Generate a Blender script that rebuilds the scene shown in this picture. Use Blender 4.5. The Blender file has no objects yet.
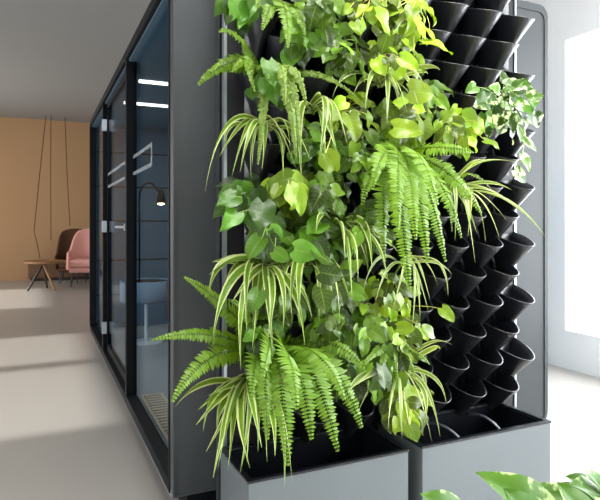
import bpy, bmesh, math, random
from mathutils import Vector as V, Matrix
R = random.Random(7)
C = bpy.context.scene.collection
PI = math.pi
F = 568.0; HZ = 224.0; H = 1.15
YAW = math.atan(262 / 568)
FW = V((math.sin(YAW), math.cos(YAW), 0)); RT = V((math.cos(YAW), -math.sin(YAW), 0))
CAM = V((0, 0, H))

def ray(px, py): return FW + RT * ((px - 300) / F) + V((0, 0, (HZ - py) / F))
def atY(px, py, Y):
    r = ray(px, py); return CAM + r * (Y / r.y)
def onfloor(px, py, z=0):
    r = ray(px, py); return CAM + r * ((z - H) / r.z)
def atd(px, py, d): return CAM + ray(px, py) * d

# ------------------------------------------------------------------ materials
def srgb(r, g, b):
    f = lambda c: (c / 12.92 if c <= .04045 else ((c + .055) / 1.055) ** 2.4)
    return (f(r / 255), f(g / 255), f(b / 255), 1)
def new_mat(name):
    m = bpy.data.materials.new(name); m.use_nodes = True
    nt = m.node_tree; nt.nodes.clear()
    out = nt.nodes.new('ShaderNodeOutputMaterial')
    return m, nt, out
def mth(nt, op, a, b=None, clamp=False):
    n = nt.nodes.new('ShaderNodeMath'); n.operation = op; n.use_clamp = clamp
    for i, x in enumerate((a, b)):
        if x is None: continue
        if isinstance(x, (int, float)): n.inputs[i].default_value = x
        else: nt.links.new(x, n.inputs[i])
    return n.outputs[0]
def mixc(nt, fac, a, b):
    n = nt.nodes.new('ShaderNodeMix'); n.data_type = 'RGBA'
    for s, x in ((n.inputs[0], fac), (n.inputs[6], a), (n.inputs[7], b)):
        if isinstance(x, (int, float, tuple)): s.default_value = x
        else: nt.links.new(x, s)
    return n.outputs[2]
def mat(name, col, rough=.5, metal=0, var=.08, scale=8, bump=0, bscale=60, spec=.5, coat=0, emit=None, stretch=(1, 1, 1)):
    m, nt, out = new_mat(name)
    p = nt.nodes.new('ShaderNodeBsdfPrincipled')
    tc = nt.nodes.new('ShaderNodeTexCoord'); mp = nt.nodes.new('ShaderNodeMapping'); mp.inputs['Scale'].default_value = stretch
    nt.links.new(tc.outputs['Object'], mp.inputs[0])
    nz = nt.nodes.new('ShaderNodeTexNoise'); nz.inputs['Scale'].default_value = scale; nz.inputs['Detail'].default_value = 4
    nt.links.new(mp.outputs[0], nz.inputs[0])
    dark = tuple(c * (1 - var) for c in col[:3]) + (1,); lite = tuple(min(1, c * (1 + var)) for c in col[:3]) + (1,)
    nt.links.new(mixc(nt, nz.outputs[0], dark, lite), p.inputs['Base Color'])
    p.inputs['Roughness'].default_value = rough; p.inputs['Metallic'].default_value = metal
    p.inputs['Specular IOR Level'].default_value = spec; p.inputs['Coat Weight'].default_value = coat
    if emit: p.inputs['Emission Color'].default_value = emit[0]; p.inputs['Emission Strength'].default_value = emit[1]
    if bump:
        n2 = nt.nodes.new('ShaderNodeTexNoise'); n2.inputs['Scale'].default_value = bscale; nt.links.new(mp.outputs[0], n2.inputs[0])
        b = nt.nodes.new('ShaderNodeBump'); b.inputs['Strength'].default_value = bump; b.inputs['Distance'].default_value = .01
        nt.links.new(n2.outputs[0], b.inputs['Height']); nt.links.new(b.outputs[0], p.inputs['Normal'])
    nt.links.new(p.outputs[0], out.inputs[0]); return m

def leaf_mat(name, mode, second, trans=.35, rough=.33):
    """tint comes from the plant's own pigment attribute; UV runs across/along each leaf."""
    m, nt, out = new_mat(name)
    uv = nt.nodes.new('ShaderNodeUVMap'); uv.uv_map = 'UVMap'
    sp = nt.nodes.new('ShaderNodeSeparateXYZ'); nt.links.new(uv.outputs[0], sp.inputs[0])
    at = nt.nodes.new('ShaderNodeAttribute'); at.attribute_name = 'tint'
    base = at.outputs['Color']
    a = mth(nt, 'ABSOLUTE', mth(nt, 'SUBTRACT', sp.outputs[0], .5))       # 0 midrib .. .5 margin
    tc = nt.nodes.new('ShaderNodeTexCoord')
    nz = nt.nodes.new('ShaderNodeTexNoise'); nt.links.new(tc.outputs['Object'], nz.inputs[0])
    nz.inputs['Scale'].default_value = 40; nz.inputs['Detail'].default_value = 3
    if mode == 'stripe':       # cream margins, green centre
        w = mth(nt, 'ADD', a, mth(nt, 'MULTIPLY', mth(nt, 'SUBTRACT', nz.outputs[0], .5), .12))
        f = mth(nt, 'MULTIPLY', mth(nt, 'SUBTRACT', w, .27), 14, True)
        col = mixc(nt, f, base, second)
    elif mode in ('marble', 'sparse'):
        n2 = nt.nodes.new('ShaderNodeTexNoise'); nt.links.new(tc.outputs['Object'], n2.inputs[0]); n2.inputs['Scale'].default_value = 28
        n2.inputs['Detail'].default_value = 5
        f = mth(nt, 'MULTIPLY', mth(nt, 'SUBTRACT', mth(nt, 'ADD', n2.outputs[0], mth(nt, 'MULTIPLY', a, .25)), .60 if mode == 'marble' else .66), 12, True)
        col = mixc(nt, f, base, second)
    elif mode == 'rib':
        f = mth(nt, 'MULTIPLY', mth(nt, 'SUBTRACT', .035, a), 25, True)
        v = mth(nt, 'SINE', mth(nt, 'MULTIPLY', mth(nt, 'SUBTRACT', sp.outputs[1], mth(nt, 'MULTIPLY', a, .35)), 44))
        f2 = mth(nt, 'MULTIPLY', mth(nt, 'SUBTRACT', v, .8), .8, True)
        col = mixc(nt, mth(nt, 'MAXIMUM', mth(nt, 'MULTIPLY', f, .6), f2), base, second)
    else:
        col = mixc(nt, mth(nt, 'MULTIPLY', nz.outputs[0], .35), base, second)
    p = nt.nodes.new('ShaderNodeBsdfPrincipled'); nt.links.new(col, p.inputs['Base Color'])
    p.inputs['Roughness'].default_value = rough; p.inputs['Specular IOR Level'].default_value = .35
    bp = nt.nodes.new('ShaderNodeBump'); bp.inputs['Strength'].default_value = .25; bp.inputs['Distance'].default_value = .004
    nt.links.new(nz.outputs[0], bp.inputs['Height']); nt.links.new(bp.outputs[0], p.inputs['Normal'])
    t = nt.nodes.new('ShaderNodeBsdfTranslucent')
    hs = nt.nodes.new('ShaderNodeHueSaturation'); hs.inputs['Saturation'].default_value = 1.15; hs.inputs['Value'].default_value = 1.25; hs.inputs['Hue'].default_value = .49
    nt.links.new(col, hs.inputs['Color']); nt.links.new(hs.outputs[0], t.inputs[0])
    mx = nt.nodes.new('ShaderNodeMixShader'); mx.inputs[0].default_value = trans
    nt.links.new(p.outputs[0], mx.inputs[1]); nt.links.new(t.outputs[0], mx.inputs[2]); nt.links.new(mx.outputs[0], out.inputs[0])
    return m

def glass_mat(name, tint, refl, power):
    m, nt, out = new_mat(name)
    lw = nt.nodes.new('ShaderNodeLayerWeight'); lw.inputs[0].default_value = .5     # facing = 1-cos
    tr = nt.nodes.new('ShaderNodeBsdfTransparent'); tr.inputs[0].default_value = tint
    gl = nt.nodes.new('ShaderNodeBsdfGlossy'); gl.inputs['Roughness'].default_value = .02; gl.inputs[0].default_value = (1, 1, 1, 1)
    f = mth(nt, 'ADD', mth(nt, 'MULTIPLY', mth(nt, 'POWER', lw.outputs['Facing'], power), refl), .02, True)
    mx = nt.nodes.new('ShaderNodeMixShader'); nt.links.new(f, mx.inputs[0]); nt.links.new(tr.outputs[0], mx.inputs[1]); nt.links.new(gl.outputs[0], mx.inputs[2])
    nt.links.new(mx.outputs[0], out.inputs[0]); return m

M = dict(
    floor=mat('poured_floor', (.40, .375, .345, 1), .30, var=.05, scale=1.2, spec=.5),
    ceiling=mat('ceiling_paint', (.30, .295, .28, 1), .9, var=.01),
    white=mat('white_paint', (.92, .91, .90, 1), .8, var=.01),
    ochre=mat('ochre_wall', (.42, .25, .125, 1), .8, var=.05, scale=2, stretch=(1, 1, .3)),
    frame=mat('black_profile', (.004, .005, .007, 1), .6, var=.1, spec=.12),
    panel=mat('graphite_panel', (.050, .055, .058, 1), .45, metal=0, spec=.2, var=.04, scale=3),
    planter=mat('grey_metal', (.15, .17, .18, 1), .42, metal=.2, spec=.25, var=.03, scale=4),
    edge=mat('bright_edge', (.42, .45, .5, 1), .35, metal=.8),
    liner=mat('black_liner', (.004, .005, .008, 1), .3, var=.2),
    pot=mat('black_plastic', (.006, .007, .010, 1), .34, bump=.25, bscale=40, var=.3, scale=25, spec=.8, stretch=(1, 1, .1)),
    plate=mat('black_backing', (.004, .004, .007, 1), .5, var=.3),
    felt=mat('blue_felt', (.055, .11, .16, 1), .95, var=.12, scale=30, bump=.2, bscale=200),
    groove=mat('groove', (.006, .009, .013, 1), .9),
    carpet=mat('grey_carpet', (.27, .30, .33, 1), .75, var=.1, scale=60, bump=.2, bscale=300),
    steel=mat('steel', (.42, .46, .52, 1), .35, metal=.4),
    decal=None, hose=mat('hose', (.12, .13, .15, 1), .35, metal=.5),
    beige=mat('beige_grille', (.52, .42, .31, 1), .6),
    bluet=mat('blue_grey_lacquer', (.12, .20, .29, 1), .45),
    whitel=mat('white_leg', (.7, .72, .75, 1), .4),
    navy=mat('navy_fabric', (.012, .016, .024, 1), .9),
    pink=mat('pink_fabric', (.72, .36, .31, 1), .9, var=.06, scale=20, bump=.15, bscale=150),
    brown=mat('brown_fabric', (.085, .036, .014, 1), .9, var=.15, scale=20, bump=.15, bscale=150),
    bench=mat('brown_leather', (.14, .07, .035, 1), .7, var=.25, scale=8, stretch=(4, 4, .4)),
    wood=mat('oak', (.28, .14, .055, 1), .5, var=.3, scale=12, stretch=(1, 8, 1)),
    darkw=mat('dark_wood', (.035, .018, .01, 1), .5), legm=mat('dark_leg', (.02, .014, .012, 1), .5),
    cord=mat('brown_cord', (.12, .055, .02, 1), .8), soil=mat('soil', (.02, .013, .008, 1), .95, var=.4, scale=60, bump=.6),
    stem=mat('green_stem', (.22, .33, .07, 1), .5), ystem=mat('yellow_stem', (.55, .5, .12, 1), .5),
    lamp=mat('lamp_strip', (1, 1, 1, 1), .5, emit=((1, .86, .76, 1), 3)),
    bulb=mat('bulb', (1, 1, 1, 1), .5, emit=((1, .75, .42, 1), 14)),
    pane=glass_mat('booth_glass', (.82, .89, .93, 1), 6, 30),
    wpane=glass_mat('window_glass', (.97, .98, .99, 1), .5, 5),
)
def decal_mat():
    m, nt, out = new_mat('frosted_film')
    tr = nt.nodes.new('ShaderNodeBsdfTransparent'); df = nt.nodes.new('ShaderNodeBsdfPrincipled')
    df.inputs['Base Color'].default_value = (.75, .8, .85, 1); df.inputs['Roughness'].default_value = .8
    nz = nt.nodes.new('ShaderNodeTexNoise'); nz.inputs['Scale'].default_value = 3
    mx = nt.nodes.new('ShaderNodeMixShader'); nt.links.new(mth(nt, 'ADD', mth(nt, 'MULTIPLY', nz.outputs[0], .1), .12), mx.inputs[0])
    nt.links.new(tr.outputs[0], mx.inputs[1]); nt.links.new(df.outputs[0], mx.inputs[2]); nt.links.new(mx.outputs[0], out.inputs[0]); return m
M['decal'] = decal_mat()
L = dict(
    heart=leaf_mat('heart_leaf', 'rib', (.30, .44, .07, 1), .2),
    dark=leaf_mat('arrow_leaf', 'rib', (.09, .19, .025, 1), .22, .36),
    stripe=leaf_mat('striped_leaf', 'stripe', (.50, .56, .24, 1), .3, .34),
    marble=leaf_mat('marbled_leaf', 'marble', (.58, .65, .36, 1), .3, .32),
    sparse=leaf_mat('sparse_marbled_leaf', 'sparse', (.50, .62, .28, 1), .3, .4),
    fern=leaf_mat('fern_leaf', 'plain', (.26, .40, .04, 1), .35, .42),
)

# ------------------------------------------------------------------ mesh tools
class MB:
    def __init__(s): s.v = []; s.f = []; s.uv = []; s.c = []; s.pl = False
    def vert(s, p, uv=(0, 0), c=(1, 1, 1)): s.v.append(tuple(p)); s.uv.append(uv); s.c.append(c); return len(s.v) - 1
    def grid(s, rows, uvf=None, c=(1, 1, 1), closed=False):
        idx = [[s.vert(p, uvf(i, j) if uvf else (0, 0), c) for j, p in enumerate(r)] for i, r in enumerate(rows)]
        n = len(idx[0])
        for i in range(len(idx) - 1):
            for j in range(n if closed else n - 1):
                k = (j + 1) % n
                s.f.append((idx[i][j], idx[i][k], idx[i + 1][k], idx[i + 1][j]))
        return idx
    def box(s, a, b):
        x0, y0, z0 = a; x1, y1, z1 = b
        q = [s.vert(p) for p in ((x0, y0, z0), (x1, y0, z0), (x1, y1, z0), (x0, y1, z0), (x0, y0, z1), (x1, y0, z1), (x1, y1, z1), (x0, y1, z1))]
        for f in ((0, 3, 2, 1), (4, 5, 6, 7), (0, 1, 5, 4), (1, 2, 6, 5), (2, 3, 7, 6), (3, 0, 4, 7)): s.f.append(tuple(q[i] for i in f))
        return s
    def tube(s, pts, r, n=6, c=(1, 1, 1), r2=None, cap=True):
        pts = [V(p) for p in pts]; rows = []
        up = V((.13, .21, 1)).normalized()
        for i, p in enumerate(pts):
            t = (pts[min(i + 1, len(pts) - 1)] - pts[max(i - 1, 0)]).normalized()
            a = t.cross(up)
            if a.length < .05: a = t.cross(V((1, 0, 0)))
            a.normalize(); b = t.cross(a)
            rr = r if r2 is None else r + (r2 - r) * i / (len(pts) - 1)
            rows.append([p + (a * math.cos(2 * PI * k / n) + b * math.sin(2 * PI * k / n)) * rr for k in range(n)])
        idx = s.grid(rows, None, c, True)
        if cap: s.f.append(tuple(reversed(idx[0]))); s.f.append(tuple(idx[-1]))
        return s
    def lathe(s, prof, cen, n=24):
        cen = V(cen)
        rows = [[cen + V((r * math.cos(2 * PI * k / n), r * math.sin(2 * PI * k / n), z)) for k in range(n)] for r, z in prof]
        s.grid(rows, None, (1, 1, 1), True); return s
    def prism(s, poly, thick, tf):
        """poly: list of (a,b); tf(a,b,t)->point; t 0/thick"""
        A = [s.vert(tf(a, b, 0)) for a, b in poly]; B = [s.vert(tf(a, b, thick)) for a, b in poly]; n = len(poly)
        s.f.append(tuple(reversed(A))); s.f.append(tuple(B))
        for i in range(n): s.f.append((A[i], A[(i + 1) % n], B[(i + 1) % n], B[i]))
        return s
    def ring(s, outer, inner, thick, tf):
        n = len(outer); q = []
        for poly in (outer, inner):
            for t in (0, thick): q.append([s.vert(tf(a, b, t)) for a, b in poly])
        o0, o1, i0, i1 = q
        for k in range(n):
            j = (k + 1) % n
            s.f += [(o0[k], o0[j], o1[j], o1[k]), (i0[j], i0[k], i1[k], i1[j]), (o0[j], o0[k], i0[k], i0[j]), (o1[k], o1[j], i1[j], i1[k])]
        return s
    def build(s, name, m, parent=None, smooth=False, bevel=0, segs=2, org=None, auto=False, solid=0):
        o0 = V(org) if org is not None else V((0, 0, 0))
        me = bpy.data.meshes.new(name)
        me.from_pydata([tuple(V(p) - o0) for p in s.v] if org is not None else s.v, [], s.f)
        if any(c != (1, 1, 1) for c in s.c[:1]):
            ul = me.uv_layers.new(name='UVMap'); li = [0] * len(me.loops); me.loops.foreach_get('vertex_index', li)
            buf = []
            for i in li: buf += s.uv[i]
            ul.data.foreach_set('uv', buf)
            ca = me.color_attributes.new('tint', 'FLOAT_COLOR', 'POINT'); buf = []
            for c in s.c: buf += (c[0], c[1], c[2], 1)
            ca.data.foreach_set('color', buf)
        me.materials.append(m)
        if not s.uvs_needed():
            bm = bmesh.new(); bm.from_mesh(me); bmesh.ops.recalc_face_normals(bm, faces=bm.faces); bm.to_mesh(me); bm.free()
        if smooth: me.shade_smooth()
        ob = bpy.data.objects.new(name, me); C.objects.link(ob); ob.location = o0
        if bevel:
            b = ob.modifiers.new('bevel', 'BEVEL'); b.width = bevel; b.segments = segs; b.limit_method = 'ANGLE'; b.angle_limit = .6
            me.shade_smooth()
            w = ob.modifiers.new('wn', 'WEIGHTED_NORMAL'); w.keep_sharp = True
        if solid:
            sm = ob.modifiers.new('solid', 'SOLIDIFY'); sm.thickness = solid; sm.offset = 0
        if parent is not None:
            ob.parent = parent; q = parent; wl = V((0, 0, 0))
            while q is not None: wl = wl + q.location; q = q.parent
            ob.location = o0 - wl
        return ob
    def uvs_needed(s): return bool(s.c) and s.c[0] != (1, 1, 1)

def tag(o, label, cat, group=None, kind=None):
    if label: o['label'] = label
    if cat: o['category'] = cat
    if group: o['group'] = group
    if kind: o['kind'] = kind
    return o
def thing(name, label, cat, loc=(0, 0, 0), group=None):
    o = bpy.data.objects.new(name, None); C.objects.link(o); o.location = loc; o.empty_display_size = .1
    return tag(o, label, cat, group)
def struct(name, mb, m, **k):
    o = mb.build(name, m, **k); o['kind'] = 'structure'; return o
def rrect(a0, b0, a1, b1, r, n=5):
    out = []
    for cx, cy, s in ((a1 - r, b1 - r, 0), (a0 + r, b1 - r, 1), (a0 + r, b0 + r, 2), (a1 - r, b0 + r, 3)):
        for k in range(n + 1):
            t = PI / 2 * (s + k / n); out.append((cx + r * math.cos(t), cy + r * math.sin(t)))
    return out
def rsq(a0, b0, a1, b1, r, n=6):
    q = rrect(a0, b0, a1, b1, r, n); k = n + 1
    return q[:k] + [(a0, b1), (a0, b0)] + q[3 * k:]
def bez(a, b, c, n):
    return [a * (1 - t) ** 2 + b * 2 * t * (1 - t) + c * t * t for t in (i / n for i in range(n + 1))]

# ------------------------------------------------------------------ camera
cd = bpy.data.cameras.new('camera'); cam = bpy.data.objects.new('camera', cd); C.objects.link(cam)
cam.location = CAM; cam.rotation_euler = (PI / 2, 0, -YAW)
cd.sensor_fit = 'HORIZONTAL'; cd.sensor_width = 36; cd.lens = 36 * F / 600; cd.shift_y = -(250 - HZ) / 600; cd.clip_start = .02
bpy.context.scene.camera = cam

# ------------------------------------------------------------------ room
XL, XR, YF, YB, ZC = -3.2, 3.81, 12.9, -3.5, 3.31
struct('floor', MB().box((XL - .2, YB - .2, -.12), (XR + .2, YF + .2, 0)), M['floor'])
struct('ceiling', MB().box((XL - .2, YB - .2, ZC), (XR + .2, YF + .2, ZC + .15)), M['ceiling'])
struct('wall_far', MB().box((XL - .2, YF, 0), (XR + .2, YF + .2, ZC)), M['ochre'])
struct('wall_back', MB().box((XL - .2, YB - .2, 0), (XR + .2, YB, ZC)), M['white'])
def wall_with_holes(name, x0, x1, y0, y1, holes, m):
    mb = MB(); ys = sorted({y0, y1} | {h[0] for h in holes} | {h[1] for h in holes})
    for a, b in zip(ys, ys[1:]):
        hs = [h for h in holes if h[0] <= a and h[1] >= b]
        if hs: mb.box((x0, a, 0), (x1, b, hs[0][2])); mb.box((x0, a, hs[0][3]), (x1, b, ZC))
        else: mb.box((x0, a, 0), (x1, b, ZC))
    return struct(name, mb, m)
WR = (-2.6, 3.22, .306, 2.61)
WLs = [(-1.2, 1.2, .3, 2.6), (3.38, 5.0, .3, 2.6), (5.12, 6.45, .3, 2.6), (8.6, 11.2, .3, 2.4)]
wall_with_holes('wall_right', XR, XR + .2, YB, YF, [WR], M['white'])
wall_with_holes('wall_left', XL - .2, XL, YB, YF, WLs, M['white'])
for i, (x, w) in enumerate([(XR + .1, WR)] + [(XL - .1, w) for w in WLs]):
    tf = lambda a, b, t, x=x: V((x - .02 + t, a, b))
    fr = struct('window_%d' % (i + 1), MB().ring([(w[0], w[2]), (w[1], w[2]), (w[1], w[3]), (w[0], w[3])], [(w[0] + .04, w[2] + .04), (w[1] - .04, w[2] + .04), (w[1] - .04, w[3] - .04), (w[0] + .04, w[3] - .04)], .04, tf), M['white'])
    MB().box((x - .004, w[0] + .04, w[2] + .04), (x + .004, w[1] - .04, w[3] - .04)).build('window_pane', M['wpane'], fr)

# ------------------------------------------------------------------ meeting booth
BX0, BX1, BY0, BY1, BZ0, BZ1 = .463, 2.414, 2.157, 5.99, .10, 2.162
booth = thing('office_booth', 'long black framed glass meeting booth standing behind the plant wall', 'booth', ((BX0 + BX1) / 2, 4.1, 0))
MB().box((BX0 + .07, BY0 + .06, 0), (BX1 - .06, BY1 - .08, .085)).build('plinth', M['frame'], booth)
pnl = MB().prism(rsq(BX0 + .003, .115, BX1, 2.285, .06), .06, lambda a, b, t: V((a, BY0 + t, b))).build('end_panel', M['panel'], booth, bevel=.006)
MB().ring(rsq(BX0 + .002, .112, BX1 + .003, 2.288, .062), rsq(BX0 + .010, .120, BX1 - .018, 2.25, .045), .012, lambda a, b, t: V((a, BY0 - .006 + t, b))).build('panel_trim', M['panel'], pnl)
# shell: floor, roof, back, far walls
MB().box((BX0 + .005, BY0 + .06, .088), (BX1 - .01, BY1 - .02, .115)).build('booth_floor', M['carpet'], booth)
MB().box((BX0 + .02, BY0 + .06, 2.10), (BX1 - .01, BY1 - .02, BZ1 - .004)).build('roof', M['felt'], booth)
bw = MB().box((BX1 - .07, BY0 + .06, .115), (BX1 - .01, BY1 - .02, 2.10)).build('back_wall', M['felt'], booth)
fwl = MB().box((BX0 + .06, BY1 - .08, .115), (BX1 - .07, BY1 - .02, 2.10)).build('far_wall', M['felt'], booth)
g = MB()
for z in (.45, .79, 1.18, 1.52, 1.86): g.box((BX0 + .06, BY1 - .084, z - .007), (BX1 - .07, BY1 - .078, z + .007))
g.build('seam', M['groove'], fwl)
g = MB()
for z in (.45, .79, 1.18, 1.52, 1.86): g.box((BX1 - .074, BY0 + .1, z - .007), (BX1 - .068, BY1 - .09, z + .007))
g.build('seam', M['groove'], bw)
tfX = lambda a, b, t: V((BX0 + t, a, b))
fr = MB().ring(rsq(BY0 + .062, BZ0, BY1, BZ1, .10, 6), rsq(BY0 + .085, BZ0 + .05, BY1 - .05, BZ1 - .05, .07, 6), .065, tfX).build('front_frame', M['frame'], booth, bevel=.004)
yp1, yp2 = 3.43, 4.74
for y in (yp1, yp2):
    MB().box((BX0 + .004, y, BZ0 + .045), (BX0 + .064, y + .05, BZ1 - .045)).build('mullion', M['frame'], booth, bevel=.003)
gx = BX0 + .045
for a, b in ((BY0 + .05, yp1 + .005), (yp2 + .045, BY1 - .045)):
    p = MB().box((gx, a, BZ0 + .045), (gx + .01, b, BZ1 - .045)).build('glass_pane', M['pane'], booth)
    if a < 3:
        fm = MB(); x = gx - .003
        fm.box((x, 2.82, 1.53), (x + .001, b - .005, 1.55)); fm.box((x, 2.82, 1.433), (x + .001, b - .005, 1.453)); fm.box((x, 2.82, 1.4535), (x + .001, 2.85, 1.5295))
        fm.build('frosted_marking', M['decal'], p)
door = MB().ring([(yp1 + .05, BZ0 + .05), (yp2, BZ0 + .05), (yp2, BZ1 - .05), (yp1 + .05, BZ1 - .05)], [(yp1 + .085, BZ0 + .1), (yp2 - .035, BZ0 + .1), (yp2 - .035, BZ1 - .1), (yp1 + .085, BZ1 - .1)], .045, lambda a, b, t: V((BX0 + .036 + t * .6, a, b))).build('door', M['frame'], booth)
MB().box((gx - .005, yp1 + .08, BZ0 + .095), (gx + .004, yp2 - .03, BZ1 - .095)).build('door_pane', M['pane'], door)
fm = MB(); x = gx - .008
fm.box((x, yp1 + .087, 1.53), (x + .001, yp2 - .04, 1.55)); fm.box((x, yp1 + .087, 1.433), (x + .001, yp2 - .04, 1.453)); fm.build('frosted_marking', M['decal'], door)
for z in (1.93, 1.13, .33):
    MB().box((BX0 - .005, yp2 - .035, z - .045), (BX0 + .03, yp2 - .001, z + .045)).build('hinge', M['steel'], door, bevel=.002)
MB().tube([(BX0 + .04, 3.72, 1.13), (BX0 - .005, 3.72, 1.13), (BX0 - .005, 3.85, 1.13)], .008, 8).tube([(BX0 + .044, 3.72, 1.13), (BX0 + .03, 3.72, 1.13)], .022, 14).build('handle', M['steel'], door)
for Y, x0, x1 in ((3.83, .605, 2.0), (4.56, .606, 2.0)):
    MB().box((x0, Y, 2.084), (x1, Y + .03, 2.10)).build('ceiling_light', M['lamp'], booth)
# floor vent with slots
vent = MB().box((.555, 2.58, .115), (.572, 3.50, .122)).box((.672, 2.58, .115), (.69, 3.50, .122))
for k in range(20):
    y = 2.58 + k * .0469; vent.box((.572, y, .115), (.672, y + .026, .122))
vent.build('vent_grille', M['beige'], booth)
MB().box((.571, 2.585, .1148), (.673, 3.495, .1165)).build('vent_cavity', M['frame'], booth)

# furniture in the booth
tc = V((.86, 5.07, 0))
tb = thing('side_table', 'round blue grey tray table on a white pedestal inside the glass booth', 'table', (tc.x, tc.y, .115))
MB().lathe([(0, .48), (.215, .48), (.222, .49), (.222, .655), (.216, .66), (.212, .655), (.212, .55), (0, .545)], (tc.x, tc.y, 0), 32).build('table_top', M['bluet'], tb, smooth=True)
MB().lathe([(.211, .648), (.211, .552), (0, .548)], (tc.x, tc.y, 0), 32).build('tray_lining', M['navy'], tb, smooth=True)
MB().lathe([(.0, .5), (.016, .5), (.016, .13), (.14, .127), (.145, .118), (0, .116)], (tc.x, tc.y, 0), 20).build('pedestal', M['whitel'], tb)
lp = thing('gooseneck_lamp', 'black gooseneck lamp with glowing head standing in the blue tray table', 'lamp', (tc.x - .06, tc.y, .546))
MB().lathe([(0, .546), (.05, .546), (.05, .56), (.012, .57), (0, .57)], (tc.x - .06, tc.y, 0), 16).build('base', M['frame'], lp)
sx = tc.x - .06
pts = [V((sx, tc.y, .56)), V((sx, tc.y, 1.0)), V((sx, tc.y, 1.36))] + [V((sx + .075 - .075 * math.cos(t), tc.y - .02 * t, 1.38 + .13 * math.sin(t))) for t in (.4, .8, 1.2, 1.57, 2.0, 2.5)] + [V((sx + .165, tc.y - .06, 1.42))]
MB().tube(pts, .008, 8).build('gooseneck', M['frame'], lp, smooth=True)
hp_ = pts[-1]
sh = MB().lathe([(.014, .06), (.022, .055), (.045, -.06), (.041, -.06), (.018, .045)], hp_ + V((.01, 0, -.03)), 20).build('lamp_shade', M['frame'], lp, smooth=True)
MB().lathe([(0, -.02), (.022, -.03), (.032, -.05), (.024, -.068), (0, -.075)], hp_ + V((.01, 0, -.03)), 16).build('bulb', M['bulb'], lp, smooth=True)
def armchair(name, label, cx, cy, rz, fab, legm, s=1.0, back_h=1.03, z0=0.0, split=True):
    """wing chair: curved shell back wrapping into arms, seat cushion, four legs"""
    t = thing(name, label, 'armchair', (cx, cy, z0)); t.rotation_euler = (0, 0, rz); t.scale = (s, s, s)
    def sh_pt(a, h, off):
        rr = .36 + .05 * h / 1.0 + off
        top = 1
        return V((rr * math.sin(a), .05 + .30 * math.cos(a) * (rr / .36), h))
    rows = []; n = 22
    for k in range(9):
        h01 = k / 8; row_o = []; row_i = []
        for j in range(n + 1):
            a = (j / n - .5) * 2 * 1.75; aa = abs(a)
            hmax = back_h if aa < .8 else (back_h - (back_h - .62) * min(1, (aa - .8) / .5) ** 1.2)
            rnd = (1 - (aa / .8) ** 2 * .06) if aa < .8 else .94
            h = .26 + (hmax * rnd - .26) * h01
            rec = 0.06 * h01
            row_o.append(sh_pt(a, h, .045 - .02 * h01) + V((0, rec, 0))); row_i.append(sh_pt(a, h, -.035 + .015 * h01) + V((0, rec, 0)))
        rows.append(row_o + row_i[::-1])
    mb = MB(); idx = mb.grid(rows, None, (1, 1, 1), True)
    m_ = n + 1
    for i in (0, 8):
        for j in range(n): mb.f.append((idx[i][j], idx[i][j + 1], idx[i][2 * m_ - 2 - j], idx[i][2 * m_ - 1 - j]))
    def loc(o): o.parent = t; o.location = (0, 0, 0); return o
    b = loc(mb.build('backrest', fab, smooth=True)); sub = b.modifiers.new('s', 'SUBSURF'); sub.levels = 1; sub.render_levels = 1
    loc(MB().box((-.30, -.33, .24), (.30, .26, .33)).build('seat_frame', fab, bevel=.03, segs=3))
    loc(MB().box((-.285, -.35, .33), (.285, .24, .46)).build('seat_cushion', fab, bevel=.045, segs=4))
    for x in (-1, 1):
        for y in (-.27, .2):
            loc(MB().tube([(x * .24, y, .25), (x * .27, y * 1.12, 0)], .02, 8, r2=.012).build('leg', legm))
    return t
armchair('armchair', 'dark rounded lounge chair inside the booth behind the lamp', 1.35, 4.60, math.radians(172), M['navy'], M['frame'], back_h=1.06, z0=.116)

# ------------------------------------------------------------------ far lounge
pk = onfloor(84, 284)
armchair('wing_chair', 'pink upholstered wing armchair with dark legs before the ochre wall', pk.x + .10, 11.36, math.radians(-14), M['pink'], M['legm'], s=1.08, back_h=1.0)
bk = onfloor(60, 281)
armchair('wing_chair', 'brown round backed armchair behind the pink wing chair', bk.x + .25, 12.17, math.radians(-8), M['brown'], M['legm'], s=.9, back_h=1.18)
b0 = onfloor(28, 280.5); 
bn = thing('bench', 'low brown upholstered bench along the foot of the ochre wall', 'bench', (b0.x + .8, b0.y + .3, 0))
MB().box((b0.x, 12.56, .05), (b0.x + 1.75, 12.88, .38)).build('seat', M['bench'], bn, bevel=.03, segs=3)
MB().box((b0.x + .05, 12.6, 0), (b0.x + 1.7, 12.86, .05)).build('plinth', M['legm'], bn)
sp_ = onfloor(42, 290)
st = thing('low_table', 'low wooden table with crossed legs left of the pink armchair', 'table', (sp_.x, sp_.y, 0))
MB().lathe([(0, .47), (.33, .47), (.345, .485), (.345, .505), (.33, .51), (0, .505)], (sp_.x + .05, sp_.y, 0), 32).build('table_top', M['wood'], st)
for a, m_ in ((0, 'darkw'), (120, 'wood'), (240, 'darkw')):
    t = math.radians(a + 195); d = V((math.cos(t), math.sin(t), 0))
    MB().tube([V((sp_.x + .02, sp_.y, .48)) + d * -.01, V((sp_.x + .02, sp_.y, .0)) + d * .26], .026, 8, r2=.02).build('leg', M[m_], st)
# hanging cords
def cord(pts, label):
    o = MB().tube(pts, .009, 6).build('hanging_cord', M['cord']); tag(o, label, 'cord', 'thin cords hanging from the ceiling before the ochre wall')
def cp(x, y, Y=12.4): return atY(x, y, Y)
zt = lambda x, Y=12.4: V((atY(x, 120, Y).x, Y, ZC))
cord([zt(46), cp(40, 171), cp(34, 231), cp(37, 243), cp(40, 258)], 'kinked thin cord hanging above the wooden table, leftmost of three')
cord([zt(51), cp(50.6, 171), cp(51, 240)], 'straight thin cord in the middle of the three hanging cords')
cord([zt(65), cp(67, 171), cp(70, 226)], 'thin cord hanging down behind the pink armchair, rightmost of three')

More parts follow.
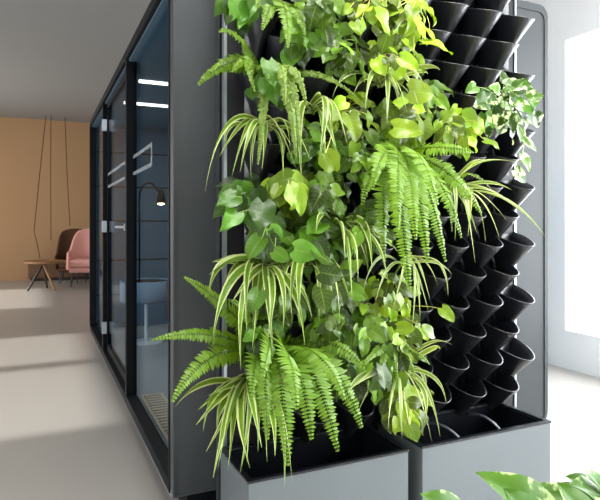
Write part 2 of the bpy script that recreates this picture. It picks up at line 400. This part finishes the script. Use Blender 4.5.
# ------------------------------------------------------------------ green wall structure
PX0, PX1, PY, PYB, PZ = .63, 2.09, 2.05, 2.145, 2.42
gw = thing('plant_wall_stand', 'tall black backing board with metal edges carrying the wall pots', 'stand', ((PX0 + PX1) / 2, 2.1, 0))
bd = MB().box((PX0 + .012, PY, 0), (PX1 - .012, PYB - .02, PZ)).build('backing_board', M['plate'], gw)
for x in (PX0, PX1 - .012):
    MB().box((x, PY - .006, 0), (x + .012, PY + .02, PZ)).build('edge_strip', M['edge'], gw)
MB().box((PX0 + .004, PY + .03, 0), (PX0 + .012, PYB - .035, PZ)).build('side_rail', M['frame'], gw)
MB().box((PX0 - .0, PYB - .03, 0), (PX0 + .012, PYB, PZ)).build('side_rail', M['panel'], gw)
# planters
def planter(x0, x1, label):
    y0, y1, h, t = 1.71, 2.015, .322, .012
    o = thing('planter', label, 'planter', ((x0 + x1) / 2, (y0 + y1) / 2, 0), 'floor planters under the plant wall')
    rect = lambda d: [(x0 + d, y0 + d), (x1 - d, y0 + d), (x1 - d, y1 - d), (x0 + d, y1 - d)]
    tf = lambda a, b, z: V((a, b, z))
    MB().ring(rect(0), rect(t), h, tf).build('body', M['planter'], o, bevel=.003)
    MB().ring(rect(-.002), rect(t + .004), .008, lambda a, b, z: V((a, b, h + .0005 + z))).build('rim', M['liner'], o)
    m = MB().ring(rect(t + .001), rect(t + .006), h - .014, lambda a, b, z: V((a, b, .012 + z)))
    m.box((x0 + t, y0 + t, .02), (x1 - t, y1 - t, .1)); m.build('liner', M['liner'], o)
    return o
planter(.608, 1.223, 'grey metal planter box under the ferns, left of the two')
planter(1.285, 1.937, 'grey metal planter box under the bare pots, right of the two')
def hose(pts, label):
    tag(MB().tube(bez(*[V(p) for p in pts], 12), .006, 8).build('irrigation_hose', M['hose'], smooth=True), label, 'hose', 'thin hoses in the right planter')
hose([(1.50, 1.98, .30), (1.56, 1.80, .36), (1.60, 1.74, .106)], 'thin dark hose curving into the right planter, nearer the middle')
hose([(1.75, 1.99, .30), (1.80, 1.84, .35), (1.82, 1.76, .106)], 'thin dark hose curving into the right planter, nearer its right end')

# wall pots
PW, PP, PH = .089, .188, .165
def pot_mesh():
    mb = MB(); n = 16; rows = []
    def prof(s):          # s 0 bottom .. 1 rim
        return s
    outer = []
    for i in range(8):
        s = i / 7
        w = .012 + (PW - .012) * s ** 1.3; d = .012 + (PP - .012) * s ** 1.1
        zb = -PH + PH * s
        row = []
        for j in range(n + 1):
            a = PI * j / n
            x = w * math.cos(a) * (1 if True else 0)
            y = -d * (math.sin(a) ** .85)
            z = zb + (.062 * (1 - math.sin(a)) * s)
            row.append(V((x, y, z)))
        outer.append(row)
    inner = [[p * 1.0 + V((-.003 * (1 if p.x > 0 else -1 if p.x < 0 else 0), .004 if p.y < -.01 else -.001, .004)) for p in r] for r in outer]
    top = outer[-1]; lip = [p + V((.0015 * math.cos(PI * j / n), -.0015, .003)) for j, p in enumerate(top)]
    mb.grid(outer + [lip] + list(reversed(inner[1:])))
    mb.box((-.05, -.004, -PH - .01), (.05, 0, .055))
    return mb
NC = 14; pots = {}; pot0 = None
ORD = ['first', 'second', 'third', 'fourth', 'fifth', 'sixth', 'seventh', 'eighth', 'ninth', 'tenth', 'eleventh', 'twelfth', 'thirteenth', 'fourteenth']
SKIP = set()
for k in range(NC):
    for n in range(8):
        X = 1.99 - .0945 * k; Z = (.541 if k % 2 == 0 else .4145) + .2535 * n
        pots[(k, n)] = V((X, PY - .001, Z))
        if (k, n) in SKIP: continue
        if pot0 is None:
            o = pot0 = pot_mesh().build('wall_pot', M['pot'], smooth=True)
        else:
            o = pot0.copy(); C.objects.link(o)
        o.location = pots[(k, n)]
        col = 'in the rightmost column' if k == 0 else 'in the leftmost column' if k == NC - 1 else 'in the %s column from the right' % ORD[k]
        row = 'topmost' if n == 7 else 'lowest' if n == 0 else '%s from the bottom' % ORD[n]
        tag(o, 'black scoop pot, %s %s' % (row, col), 'wall pot', 'black scoop pots on the plant wall')
for i, (x, z) in enumerate(((1.801, .93), (1.801, .675), (1.801, 1.18), (1.99, .40))):
    MB().lathe([(0, .006), (.008, .005), (.009, 0)], (0, 0, 0), 12)

# ------------------------------------------------------------------ plants
def jit(c, k=.15):
    f = 1 + R.uniform(-k, k); g = R.uniform(-k, k) * .5
    return (max(.002, c[0] * f * (1 + g)), max(.002, c[1] * f), max(.002, c[2] * f * (1 - g)))
LIME = (.19, .31, .015); GREEN = (.07, .165, .012); MID = (.115, .225, .016); DARK = (.055, .15, .010); PALE = (.19, .28, .06)

def leaf(mb, B, D, N, Ln, W, c, bend=.5, fold=.25, shape='heart', nu=4, nv=8, wave=.0):
    D = D.normalized(); N = (N - D * N.dot(D)).normalized(); S = D.cross(N)
    rows = []; p = V(B); ph = R.uniform(0, 6)
    for i in range(nv + 1):
        v = i / nv; ang = bend * v
        d = D * math.cos(ang) - N * math.sin(ang); nn = N * math.cos(ang) + D * math.sin(ang)
        if i: p = p + d * (Ln / nv)
        if shape == 'heart': hw = W * math.sin(PI * min(1, v * .965 + .035) ** .60) ** .85
        elif shape == 'arrow': hw = W * math.sin(PI * min(1, v * .97 + .03) ** .52) ** 1.15
        else: hw = W * math.sin(PI * min(1, v * .97 + .03) ** .8)
        row = []
        for j in range(-nu // 2, nu // 2 + 1):
            u = j / (nu / 2); w = hw * u
            back = 0 if shape == 'oval' else -.16 * Ln * abs(u) ** 1.3 * max(0, 1 - v * 2.2) ** 2
            lift = fold * abs(w) - .5 * fold * w * w / W + wave * W * math.sin(v * 9 + ph + u) * abs(u)
            row.append(p + S * w + nn * lift + D * back)
        rows.append(row)
    n = nu
    mb.grid(rows, lambda i, j: (j / n, i / nv), c)

def strap(mb, pts, W, c, N0=V((0, -1, .4)), tw=0):
    n = len(pts) - 1; rows = []
    for i, p in enumerate(pts):
        t = (pts[min(i + 1, n)] - pts[max(i - 1, 0)]).normalized()
        s = t.cross(N0); s.normalize(); nn = s.cross(t)
        v = i / n; hw = W * (.55 + .45 * math.sin(PI * min(1, v * 1.2))) * min(1, (1 - v) * 3.2 + .03) ** .8
        a = tw * v; s2 = s * math.cos(a) + nn * math.sin(a); n2 = s2.cross(t)
        rows.append([p - s2 * hw + n2 * hw * .35, p - s2 * hw * .5, p - n2 * hw * .1, p + s2 * hw * .5, p + s2 * hw + n2 * hw * .35])
    mb.grid(rows, lambda i, j: (j / 4, i / n), c)

def nearest_pot(P):
    return min(pots.values(), key=lambda q: (q.x - P.x) ** 2 + (q.z + .02 - P.z) ** 2) + V((0, -.09, .0))

def bezcurve(a, b, c, n): return bez(a, b, c, n)
def frond_mesh(pts, LW, c, lw=.0062, dens=.0105, crinkle=0., N0=None, curlt=.5):
    mb = MB(); n = len(pts) - 1
    N0 = N0 or V((R.uniform(-.3, .3), -1, R.uniform(.15, .7))).normalized()
    lens = [0]
    for i in range(n): lens.append(lens[-1] + (pts[i + 1] - pts[i]).length)
    T = lens[-1]; cnt = int(T / dens); k = 0
    rach = tuple(x * .8 for x in c)
    mb.tube(pts, .0022, 4, c=rach, r2=.0008)
    for q in range(cnt):
        s = (q + .5) / cnt
        if s < .06: continue
        d = s * T
        while k < n - 1 and lens[k + 1] < d: k += 1
        f = (d - lens[k]) / max(1e-6, lens[k + 1] - lens[k]); P = pts[k].lerp(pts[k + 1], f)
        t = (pts[k + 1] - pts[k]).normalized(); side = t.cross(N0).normalized(); nn = side.cross(t)
        pr = min(1, .35 + s * 3.2) * min(1, (1 - s) * 2.0 + .06) ** .8
        for sg in (-1, 1):
            ln = LW * pr * R.uniform(.88, 1.08)
            D = side * sg + t * (.22 + R.uniform(-.08, .08)) - nn * R.uniform(-.05, .25) * (1 + crinkle * 2) 
            NN = nn + t * R.uniform(-.15, .45) + side * R.uniform(-.2, .2) * (1 + 4 * crinkle)
            leaf(mb, P, D, NN, ln, lw * R.uniform(.9, 1.15) * (.6 + .4 * pr), jit(c, .13), bend=curlt * R.uniform(.4, 1.4) + crinkle, fold=.3, shape='oval', nu=2, nv=4, wave=crinkle)
    return mb
def fern(label, root, fronds, c, LW=.042, **kw):
    """fronds: list of ((cx,cy,Y),(tx,ty,Y)[,scale]) arching from the root"""
    r = nearest_pot(atY(root[0], root[1], 1.93))
    t = thing('fern', label, 'fern', r, 'ferns in the plant wall')
    for fr_ in fronds:
        cpt = atY(*fr_[0]); tp = atY(*fr_[1]); s = fr_[2] if len(fr_) > 2 else 1
        start = atY(fr_[3][0], fr_[3][1], fr_[3][2]) if len(fr_) > 3 else r + V((R.uniform(-.02, .02), R.uniform(-.02, .01), 0))
        pts = bez(start, cpt, tp, 18)
        frond_mesh(pts, LW * s, c, **kw).build('frond', L['fern'], t, smooth=True)
    return t
def auto_fronds(px, py, n, ln, spread=(-70, 70), down=.6):
    out = []
    for i in range(n):
        a = math.radians(spread[0] + (spread[1] - spread[0]) * (i + .5) / n + R.uniform(-6, 6))   # 0 = straight down
        l = ln * R.uniform(.8, 1.1); Y = R.uniform(1.55, 1.75)
        tx = px + math.sin(a) * l; ty = py + math.cos(a) * l
        out.append(((px + math.sin(a) * l * .6, py - l * .12 * abs(math.cos(a)) + math.cos(a) * l * .25, Y - .06), (tx, ty, Y)))
    return out

def spider(label, root, tips, W=.0095, c=MID, extra=0, m='stripe', reach=70, name='spider_plant'):
    r = nearest_pot(atY(root[0], root[1], 1.93)); px, py = root
    rr = atY(px, py, 1.84)
    t = thing(name, label, 'spider plant', r, 'striped spider plants in the plant wall')
    mb = MB(); tips = list(tips)
    for _ in range(extra):
        a = R.uniform(-1.5, 1.5); l = reach * R.uniform(.5, 1.1)
        tips.append((px + math.sin(a) * l, py + math.cos(a) * l * .9 + 8, R.uniform(1.55, 1.8)))
    for tp in tips:
        T = atY(tp[0], tp[1], tp[2] if len(tp) > 2 else R.uniform(1.58, 1.75))
        S = rr + V((R.uniform(-.02, .02), R.uniform(-.02, .02), R.uniform(-.015, .015)))
        d = (T - S); hl = V((d.x, d.y, 0))
        cpt = S + hl * R.uniform(.35, .95) + V((R.uniform(-.06, .06), -.03, max(.04, R.uniform(.04, .30) * d.length + max(0, d.z) * .9)))
        if len(tp) > 3: cpt = atY(*tp[3])
        pts = bez(S, cpt, T, 14)
        strap(mb, pts, W * R.uniform(.75, 1.2), jit(c, .2), N0=V((R.uniform(-.4, .4), -1, .35)), tw=R.uniform(-1.3, 1.3))
    mb.build('foliage', L[m], t, smooth=True)
    st = MB(); st.tube(bez(r + V((0, .03, -.03)), r + V((0, -.0, .02)), rr, 5), .006, 6); st.build('crown', M['stem'], t)
    return t

def leafy(label, cen, rad, n, kind='lime', size=.085, name='trailing_plant', cat='trailing plant', group='heart leaved climbers in the plant wall', Yc=1.80, extra=(), squash=1.0, vines=(), snap=True, colr=None, shp=None):
    col, mt, shape, asp = {'lime': (LIME, 'heart', 'heart', .40), 'green': (MID, 'heart', 'heart', .40), 'deep': (GREEN, 'heart', 'heart', .42),
                      'dark': (DARK, 'dark', 'arrow', .35), 'marble': ((.07, .17, .02), 'marble', 'heart', .40), 'vine': (LIME, 'heart', 'oval', .24)}[kind]
    col = colr or col; shape = shp or shape
    px, py = cen; r = nearest_pot(atY(px, py - 6, 1.93)) if snap else snap_root
    t = thing(name, label, cat, r, group)
    mb = MB(); st = MB()
    ppm = F / 2.0
    def one(x, y, Y, ang, s, tiltz=None, c=None):
        q_ = R.choice((.25, .4, .55, .75, 1, 1.3, 1.6))
        P = atY(x, y, Y)
        D = V((math.sin(ang), R.uniform(-.8, .25), -math.cos(ang)))
        N = V((R.uniform(-.9, .8), -1, R.uniform(-.2, 1.3)))
        cc = c or tuple(x * q_ for x in jit(col, .2))
        ln = size * s * R.uniform(.62, .95)
        leaf(mb, P - D.normalized() * ln * .4, D, N, ln, ln * asp * R.uniform(.9, 1.12), cc, bend=R.uniform(.1, .9), fold=R.uniform(.05, .7), shape=shape, nu=6, nv=8, wave=R.uniform(.05, .25))
        b = P - D.normalized() * ln * .4
        st.tube(bez(r, (r + b) / 2 + V((R.uniform(-.03, .03), -.03, .035)), b, 5), .0019, 4, r2=.0014, cap=False)
    n = int(n * 1.15)
    for i in range(n):
        a = i * 2.39996 + R.uniform(-.3, .3); q = math.sqrt((i + .5) / n) * rad
        x = px + q * math.sin(a); y = py + q * math.cos(a) * squash
        Y = Yc - .13 * (1 - (q / rad) ** 2) + R.uniform(-.06, .09)
        one(x, y, Y, .55 * math.atan2(math.sin(a), math.cos(a)) * R.uniform(.4, 1.2) + R.uniform(-.5, .5), R.choice((.75, .9, 1.05)))
    for e in extra: one(*e)
    for vn in vines:
        pts = bez(r, atY(*vn[0]), atY(*vn[1]), 10); st.tube(pts, .003, 5, r2=.0015)
        for i in range(2, 11, 2):
            p = pts[i]; 
            leaf(mb, p, V((R.uniform(-1, 1), -.3, R.uniform(-1, -.2))), V((R.uniform(-.4, .4), -1, .4)), size * .75, size * .75 * asp, jit(col, .25), bend=.4, fold=.2, shape=shape, nu=6, nv=8, wave=.05)
    mb.build('foliage', L[mt], t, smooth=True); st.build('stem', M['ystem'] if kind in ('lime', 'vine') else M['stem'], t, smooth=True)
    return t

# --- ferns
fern('green fern at the top left edge of the plant wall, fronds reaching left', (262, 55), [
    ((240, 40, 1.75), (198, 85, 1.72), 1.1), ((238, 18, 1.75), (219, 32, 1.72), 1.0), ((262, 50, 1.7), (268, 78, 1.6), .9),
    ((250, 45, 1.7), (232, 72, 1.66), .9), ((240, 30, 1.7), (255, 92, 1.62), .8)], MID, LW=.038, crinkle=.35, lw=.009, dens=.013)
fern('small fern hanging over the top edge of the planting, left of the middle', (283, 12), [
    ((280, -20, 1.7), (262, 30, 1.66)), ((290, -25, 1.7), (288, 48, 1.6)), ((296, -15, 1.7), (305, 35, 1.64)), ((275, -20, 1.7), (250, 14, 1.7))], MID, LW=.04)
fern('pale crinkled fern with narrow hanging fronds in the upper left planting', (285, 75), [
    ((292, 30, 1.62), (300, 148, 1.55), .8), ((270, 60, 1.65), (258, 165, 1.6), .55), ((285, 35, 1.6), (285, 105, 1.55), .8), ((300, 40, 1.6), (306, 105, 1.58), .8),
    ((315, 55, 1.65), (357, 98, 1.62), .5), ((292, 60, 1.58), (296, 158, 1.52), .6)], PALE, LW=.046, crinkle=.5, lw=.008, dens=.010)
fern('large bright fern hanging right of centre, the biggest one high up', (405, 165), 
    [((395, 130, 1.55), (410, 292, 1.52), 1.1), ((380, 140, 1.6), (385, 262, 1.6), 1), ((415, 135, 1.55), (428, 262, 1.52), 1.1), ((425, 140, 1.58), (446, 262, 1.58), 1),
     ((440, 148, 1.6), (462, 238, 1.6), 1), ((375, 145, 1.65), (362, 205, 1.65), .9), ((445, 150, 1.62), (482, 214, 1.62), .9), ((400, 120, 1.5), (398, 230, 1.45), 1.1),
     ((420, 128, 1.5), (438, 205, 1.45), 1.1), ((385, 130, 1.5), (372, 190, 1.5), 1), ((430, 140, 1.6), (474, 152, 1.62), .9), ((410, 130, 1.5), (416, 240, 1.46), 1.1)], (.15, .29, .02), LW=.056)
fern('fern with three long fronds stretching left across the booth panel', (262, 330), [
    ((222, 296, 1.72), (184, 277, 1.66), .8), ((215, 322, 1.7), (152, 340, 1.66), .72), ((208, 334, 1.66), (172, 402, 1.56), .95),
    ((250, 300, 1.7), (228, 300, 1.66), .7)], MID, LW=.052)
fern('big bushy fern hanging over the front of the left planter', (290, 350), [
    ((255, 335, 1.60), (252, 400, 1.55), .9), ((262, 330, 1.58), (268, 440, 1.52), 1), ((280, 325, 1.55), (288, 466, 1.48), 1.05), ((300, 325, 1.55), (312, 440, 1.50), 1.1),
    ((315, 330, 1.55), (338, 452, 1.5), 1.1), ((330, 325, 1.58), (362, 428, 1.55), 1.05), ((335, 320, 1.62), (366, 372, 1.62), .9), ((292, 320, 1.5), (297, 410, 1.44), 1.1),
    ((320, 322, 1.52), (345, 400, 1.46), 1.0), ((275, 322, 1.52), (262, 380, 1.48), 1.0)], (.13, .26, .022), LW=.060)
fern('small slender fern behind the striped leaves at the right, below a marbled plant', (452, 175), [
    ((458, 160, 1.7), (470, 222, 1.68), .6), ((465, 155, 1.7), (492, 190, 1.7), .55), ((450, 165, 1.7), (452, 232, 1.66), .6)], PALE, LW=.036)
fern('young fern low in the planting, between the bushy fern and the bare pots', (395, 345), auto_fronds(395, 345, 5, 42), MID, LW=.028)

# --- spider plants
spider('striped spider plant arching left near the board edge, upper left', (262, 128), [
    (205, 192, 1.62), (219, 157, 1.7), (232, 176, 1.66), (224, 150, 1.72), (262, 170, 1.6), (252, 166, 1.66), (283, 178, 1.6), (240, 172, 1.6), (297, 172, 1.6), (290, 150, 1.6), (310, 160, 1.62)], c=MID, extra=4, reach=50)
spider('striped spider plant high in the middle of the planting', (312, 112), [(339, 160, 1.56), (348, 148, 1.58), (326, 178, 1.55), (302, 182, 1.58), (331, 135, 1.6), (318, 165, 1.55), (295, 150, 1.6)], c=MID, W=.0115, extra=2, reach=50)
spider('pale striped spider plant at the upper right planting edge, before bare pots', (378, 84), [
    (425, 88, 1.62), (418, 104, 1.6), (428, 74, 1.66), (387, 124, 1.55), (407, 112, 1.56), (402, 100, 1.6), (440, 70, 1.7), (432, 96, 1.62), (365, 110, 1.6), (395, 60, 1.65)], c=PALE, W=.009, extra=4, reach=45)
spider('large striped spider plant hanging from mid height at the left', (262, 268), [
    (212, 262, 1.7), (209, 275, 1.66), (213, 338, 1.6), (232, 302, 1.58), (241, 370, 1.52), (252, 350, 1.52), (247, 332, 1.52), (273, 352, 1.52), (305, 345, 1.5), (268, 340, 1.5), (283, 330, 1.5), (312, 318, 1.52), (222, 300, 1.62)], c=MID, W=.012, extra=5, reach=75)
spider('striped spider plant trailing over the left corner of the left planter', (246, 380), [
    (203, 432, 1.6), (218, 468, 1.5), (206, 452, 1.56), (228, 470, 1.52), (240, 474, 1.5), (247, 462, 1.5), (258, 452, 1.5), (267, 462, 1.5), (198, 410, 1.62), (208, 396, 1.64), (230, 440, 1.52), (284, 488, 1.48), (292, 482, 1.48), (275, 456, 1.42), (213, 478, 1.5), (196, 425, 1.6), (262, 448, 1.42), (250, 468, 1.42)], c=MID, W=.013, extra=8, reach=75)
spider('striped spider plant in the centre of the planting', (335, 228), [(358, 283, 1.54), (382, 240, 1.6), (372, 268, 1.56), (352, 300, 1.52), (398, 252, 1.6), (345, 262, 1.55), (316, 232, 1.6), (388, 284, 1.56)], c=MID, W=.012, extra=2, reach=55)
spider('striped spider plant reaching far right across the bare pots', (448, 192), [
    (545, 236, 1.5, (505, 180, 1.6)), (528, 216, 1.56), (520, 163, 1.62), (515, 208, 1.6), (500, 240, 1.6), (486, 244, 1.58), (475, 262, 1.55), (468, 236, 1.58), (512, 190, 1.64), (455, 240, 1.6), (508, 222, 1.6), (490, 162, 1.66)], c=PALE, W=.0085, extra=2, reach=50)
spider('thin white edged spider plant under the large bright fern', (402, 262), [(430, 300, 1.6), (448, 296, 1.62), (420, 318, 1.58), (412, 330, 1.58), (438, 286, 1.64), (392, 312, 1.58), (376, 300, 1.6)], c=PALE, W=.008, extra=3, reach=55)
spider('striped spider plant low at the right edge, hanging toward the gap between planters', (398, 372), [
    (440, 436, 1.56), (432, 442, 1.56), (424, 424, 1.55), (446, 402, 1.66), (412, 440, 1.54), (440, 350, 1.7), (452, 345, 1.7), (402, 438, 1.54), (388, 430, 1.54)], c=PALE, W=.009, extra=5, reach=60)
spider('thin leaved spider plant between the two broad planted clumps at mid left', (305, 262), [(318, 318, 1.54), (300, 322, 1.52), (332, 308, 1.54), (290, 312, 1.55), (340, 330, 1.53)], c=MID, W=.010, extra=4, reach=60)

# --- leafy climbers: (label, centre, radius, leaves, kind, size)
LP = [
 ('dark broad leaved plant at the top left corner of the planting', (246, 6), 26, 14, 'dark', .11),
 ('bright green plant along the top edge, left of the middle', (322, 10), 30, 22, 'green', .10),
 ('yellow green plant along the top edge, right of the middle', (372, 8), 28, 22, 'lime', .10),
 ('lime plant at the top right edge of the planting beside bare pots', (412, 22), 26, 22, 'lime', .09),
 ('mid green plant under the top edge in the middle', (345, 52), 27, 22, 'green', .085),
 ('deep green plant in the shade above the pale crinkled fern', (305, 40), 24, 18, 'deep', .085),
 ('lime leaved plant just left of the upper bare pots', (395, 58), 26, 22, 'lime', .095),
 ('dark arrow leaved plant beside the narrow hanging frond, upper left', (270, 84), 22, 10, 'dark', .12),
 ('lime round leaved plant above the centre of the planting', (352, 118), 27, 22, 'lime', .085),
 ('deep green plant beneath the middle spider plant', (318, 150), 28, 24, 'deep', .085),
 ('mid green plant left of the large bright fern', (365, 158), 26, 22, 'green', .08),
 ('lime plant with a large pointed leaf above the large bright fern', (408, 122), 26, 20, 'lime', .10),
 ('dark pointed leaved plant at the left edge, mid height', (242, 202), 25, 12, 'dark', .115),
 ('lime plant right of the dark pointed leaves', (290, 196), 25, 20, 'lime', .10),
 ('mid green plant below the dark pointed leaves', (272, 240), 24, 18, 'deep', .095),
 ('glossy deep green plant with large leaves in the centre', (322, 245), 28, 22, 'deep', .115),
 ('mid green plant under the dark hollow in the centre', (365, 232), 26, 22, 'green', .09),
 ('green plant left of the centre hollow', (326, 195), 24, 20, 'green', .09),
 ('light green round leaved plant under the centre', (342, 292), 28, 22, 'green', .10),
 ('deep green plant behind the striped leaves at lower left', (285, 300), 28, 22, 'deep', .09),
 ('lime plant under the large bright fern', (388, 300), 28, 26, 'lime', .085),
 ('mid green plant beside the lower bare pots', (372, 338), 28, 26, 'green', .085),
 ('lime small leaved plant at the right edge beside the lower pots', (404, 338), 24, 22, 'lime', .08),
 ('pale green plant right of the big bushy fern', (385, 372), 28, 26, 'green', .085),
 ('deep green plant low behind the big bushy fern', (350, 372), 28, 22, 'deep', .08),
 ('lime plant hanging into the gap between the planters', (404, 408), 24, 20, 'lime', .09),
 ('deep green plant behind the bushy fern at the left', (262, 345), 24, 18, 'deep', .08),
 ('mid green plant low in the middle above the left planter', (330, 330), 26, 22, 'green', .08),
 ('deep green plant behind the top of the large bright fern', (432, 96), 20, 8, 'green', .08),
 ('yellow green curled plant right of the large fern top, among bare pots', (456, 132), 24, 20, 'lime', .095),
]
EX = {0: (), 3: [(436, 44, 1.66, 1.5, 1.7), (420, 62, 1.6, 1.0, 1.2)], 2: [(385, 22, 1.55, 1.2, 1.2)], 6: [(408, 62, 1.58, .9, 1.1)], 19: [(255, 300, 1.58, -.5, 1)], 11: [(421, 92, 1.62, 1.5, 1.15), (406, 129, 1.55, 1.4, 1.2)], 8: [(352, 126, 1.55, .3, 1.15), (331, 162, 1.52, .6, 1.0)],
      20: [(447, 314, 1.62, .6, .9), (430, 332, 1.6, 1.2, 1.2)], 25: [(424, 424, 1.55, .5, 1.0), (413, 432, 1.55, .1, .8)],
      7: [(272, 72, 1.62, .2, 1.1)], 12: [(228, 200, 1.62, -1.2, 1), (232, 218, 1.6, -1.0, 1), (262, 214, 1.56, -.4, 1.1)], 13: [(293, 196, 1.54, .4, 1.1)],
      15: [(322, 256, 1.52, 1.2, 1.0), (305, 252, 1.52, 1.3, 1)], 29: [(480, 128, 1.6, .6, .9), (492, 142, 1.64, 1.2, .9)], 14: [(281, 256, 1.54, .9, 1), (255, 246, 1.6, -.8, 1)], 18: [(323, 298, 1.5, .0, 1.1), (332, 275, 1.52, 1.3, 1.1)]}
for i, (lb, c_, rd, n, kd, sz) in enumerate(LP):
    leafy(lb, c_, rd, n, kd, sz, extra=EX.get(i, ()))
leafy('cream marbled plant standing alone among the bare pots at upper right', (508, 106), 30, 24, 'marble', .100, Yc=1.78, extra=[(473, 88, 1.7, -1.2, .9), (520, 84, 1.66, 2.4, .9), (538, 120, 1.7, .8, 1), (535, 96, 1.7, 1.9, 1), (484, 102, 1.66, -1.3, 1)], vines=[((540, 130, 1.62), (515, 170, 1.66))])

# foreground plant in its own tall pot
fp = atd(560, 540, 1.12); 
fg = thing('potted_plant', 'marbled leaf plant in the near bottom right corner of the photo', 'potted plant', (fp.x, fp.y, 0))
MB().lathe([(0, 0), (.13, 0), (.17, .42), (.162, .42), (.155, .38), (0, .38)], (fp.x, fp.y, 0), 32).build('pot', M['white'], fg, smooth=True)
MB().lathe([(.154, .381), (.10, .39), (0, .395)], (fp.x, fp.y, 0), 24).build('soil', M['soil'], fg)
mb = MB(); st = MB()
fgl = [  # base px, tip px, depth, width factor
 ((560, 528), (484, 468, 1.06), .27), ((540, 530), (510, 492, 1.0), .36), ((590, 530), (566, 485, 1.02), .34), ((600, 508), (536, 490, 1.12), .26), ((585, 520), (512, 484, 1.14), .28), ((610, 500), (570, 476, 1.16), .3), ((470, 530), (424, 492, 1.0), .36),
 ((500, 540), (455, 500, .98), .3), ((600, 495), (572, 486, 1.1), .4), ((612, 510), (596, 468, 1.12), .4), ((640, 500), (622, 462, 1.15), .36), ((540, 560), (580, 500, .95), .36), ((650, 540), (660, 480, 1.05), .36), ((560, 560), (500, 530, .95), .4)]
base = V((fp.x, fp.y, .40))
for (bx, by), (tx, ty, d), wf in fgl:
    A = atd(bx, by, d + .03); B = atd(tx, ty, d); D = B - A
    leaf(mb, A, D + V((0, 0, .02)), V((-.25 + R.uniform(-.2, .2), -.45, .9)), D.length * .95, D.length * wf * .9, jit((.065, .17, .012), .15), bend=.45, fold=.3, shape='heart', nu=8, nv=12, wave=.07)
    st.tube(bez(base, base * .4 + A * .6 + V((0, 0, .05)), A, 8), .003, 6)
for k in range(14):
    a = k * 2.4; D = V((math.cos(a), math.sin(a), R.uniform(.0, .5))); A = base + V((math.cos(a), math.sin(a), 0)) * R.uniform(.06, .13) + V((0, 0, R.uniform(.0, .10)))
    if A.x * RT.x + A.y * RT.y < .3: continue
    leaf(mb, A, D, V((0, 0, 1)), .11, .042, jit((.065, .17, .012), .15), bend=.9, fold=.25, nu=6, nv=10, wave=.06)
    st.tube(bez(base, base * .5 + A * .5 + V((0, 0, .03)), A, 6), .003, 6)
mb.build('foliage', L['sparse'], fg, smooth=True); st.build('stem', M['stem'], fg, smooth=True)

# ------------------------------------------------------------------ light
sc = bpy.context.scene
w = bpy.data.worlds.new('sky'); sc.world = w; w.use_nodes = True
bg = w.node_tree.nodes['Background']; bg.inputs[0].default_value = (.95, .97, 1, 1); bg.inputs[1].default_value = 2.6
def area(name, loc, rot, sx, sy, e, col):
    l = bpy.data.lights.new(name, 'AREA'); l.shape = 'RECTANGLE'; l.size = sx; l.size_y = sy; l.energy = e; l.color = col
    o = bpy.data.objects.new(name, l); C.objects.link(o); o.location = loc; o.rotation_euler = rot; return o
area('window_daylight_fill', (XR + .35, (WR[0] + WR[1]) / 2, 1.5), (0, PI / 2, 0), 2.4, WR[1] - WR[0], 430, (.95, .98, 1))
area('window_daylight_fill', (XL - .35, 9.9, 1.7), (0, math.radians(-75), 0), 2.0, 2.6, 130, (1, .96, .9))
for Y, x0, x1 in ((3.83, .605, 2.0), (4.56, .606, 2.0)): area('booth_strip_lamp', ((x0 + x1) / 2, Y + .015, 2.06), (0, 0, 0), x1 - x0, .03, 8, (1, .92, .84))
pl = bpy.data.lights.new('lamp_glow', 'POINT'); pl.energy = 3; pl.color = (1, .75, .45); pl.shadow_soft_size = .02
po = bpy.data.objects.new('lamp_glow', pl); C.objects.link(po); po.location = hp_ + V((.01, 0, -.13))
area('window_daylight_fill', (XL - .35, 0, 1.5), (0, math.radians(-90), 0), 2.3, 2.4, 50, (1, .99, .97))  # added outside an unseen left window to brighten the right wall
area('overhead_fill', (1.2, .9, 3.25), (0, 0, 0), 2.6, .35, 120, (1, .98, .94))  # added overhead fill without a fixture, lights leaf tops for contrast
area('overhead_fill', (2.9, 1.5, 3.25), (0, 0, 0), .35, 2.6, 10, (1, .98, .94))  # added overhead fill without a fixture, lifts the right wall
# overhead lights are added, no luminaires are seen; daylight from the left windows
sun = bpy.data.lights.new('sun', 'SUN'); sun.energy = 4.5; sun.angle = math.radians(2.5); sun.color = (1, .96, .9)
so = bpy.data.objects.new('sun', sun); C.objects.link(so); so.rotation_euler = V((3.78, 0, -2.6)).to_track_quat('-Z', 'Y').to_euler()
sc.view_settings.view_transform = 'Standard'; sc.view_settings.look = 'None'; sc.view_settings.exposure = 0.2; sc.view_settings.gamma = 1
sc.cycles.use_denoising = True; sc.cycles.transparent_max_bounces = 16; sc.cycles.max_bounces = 10; sc.cycles.sample_clamp_indirect = 6
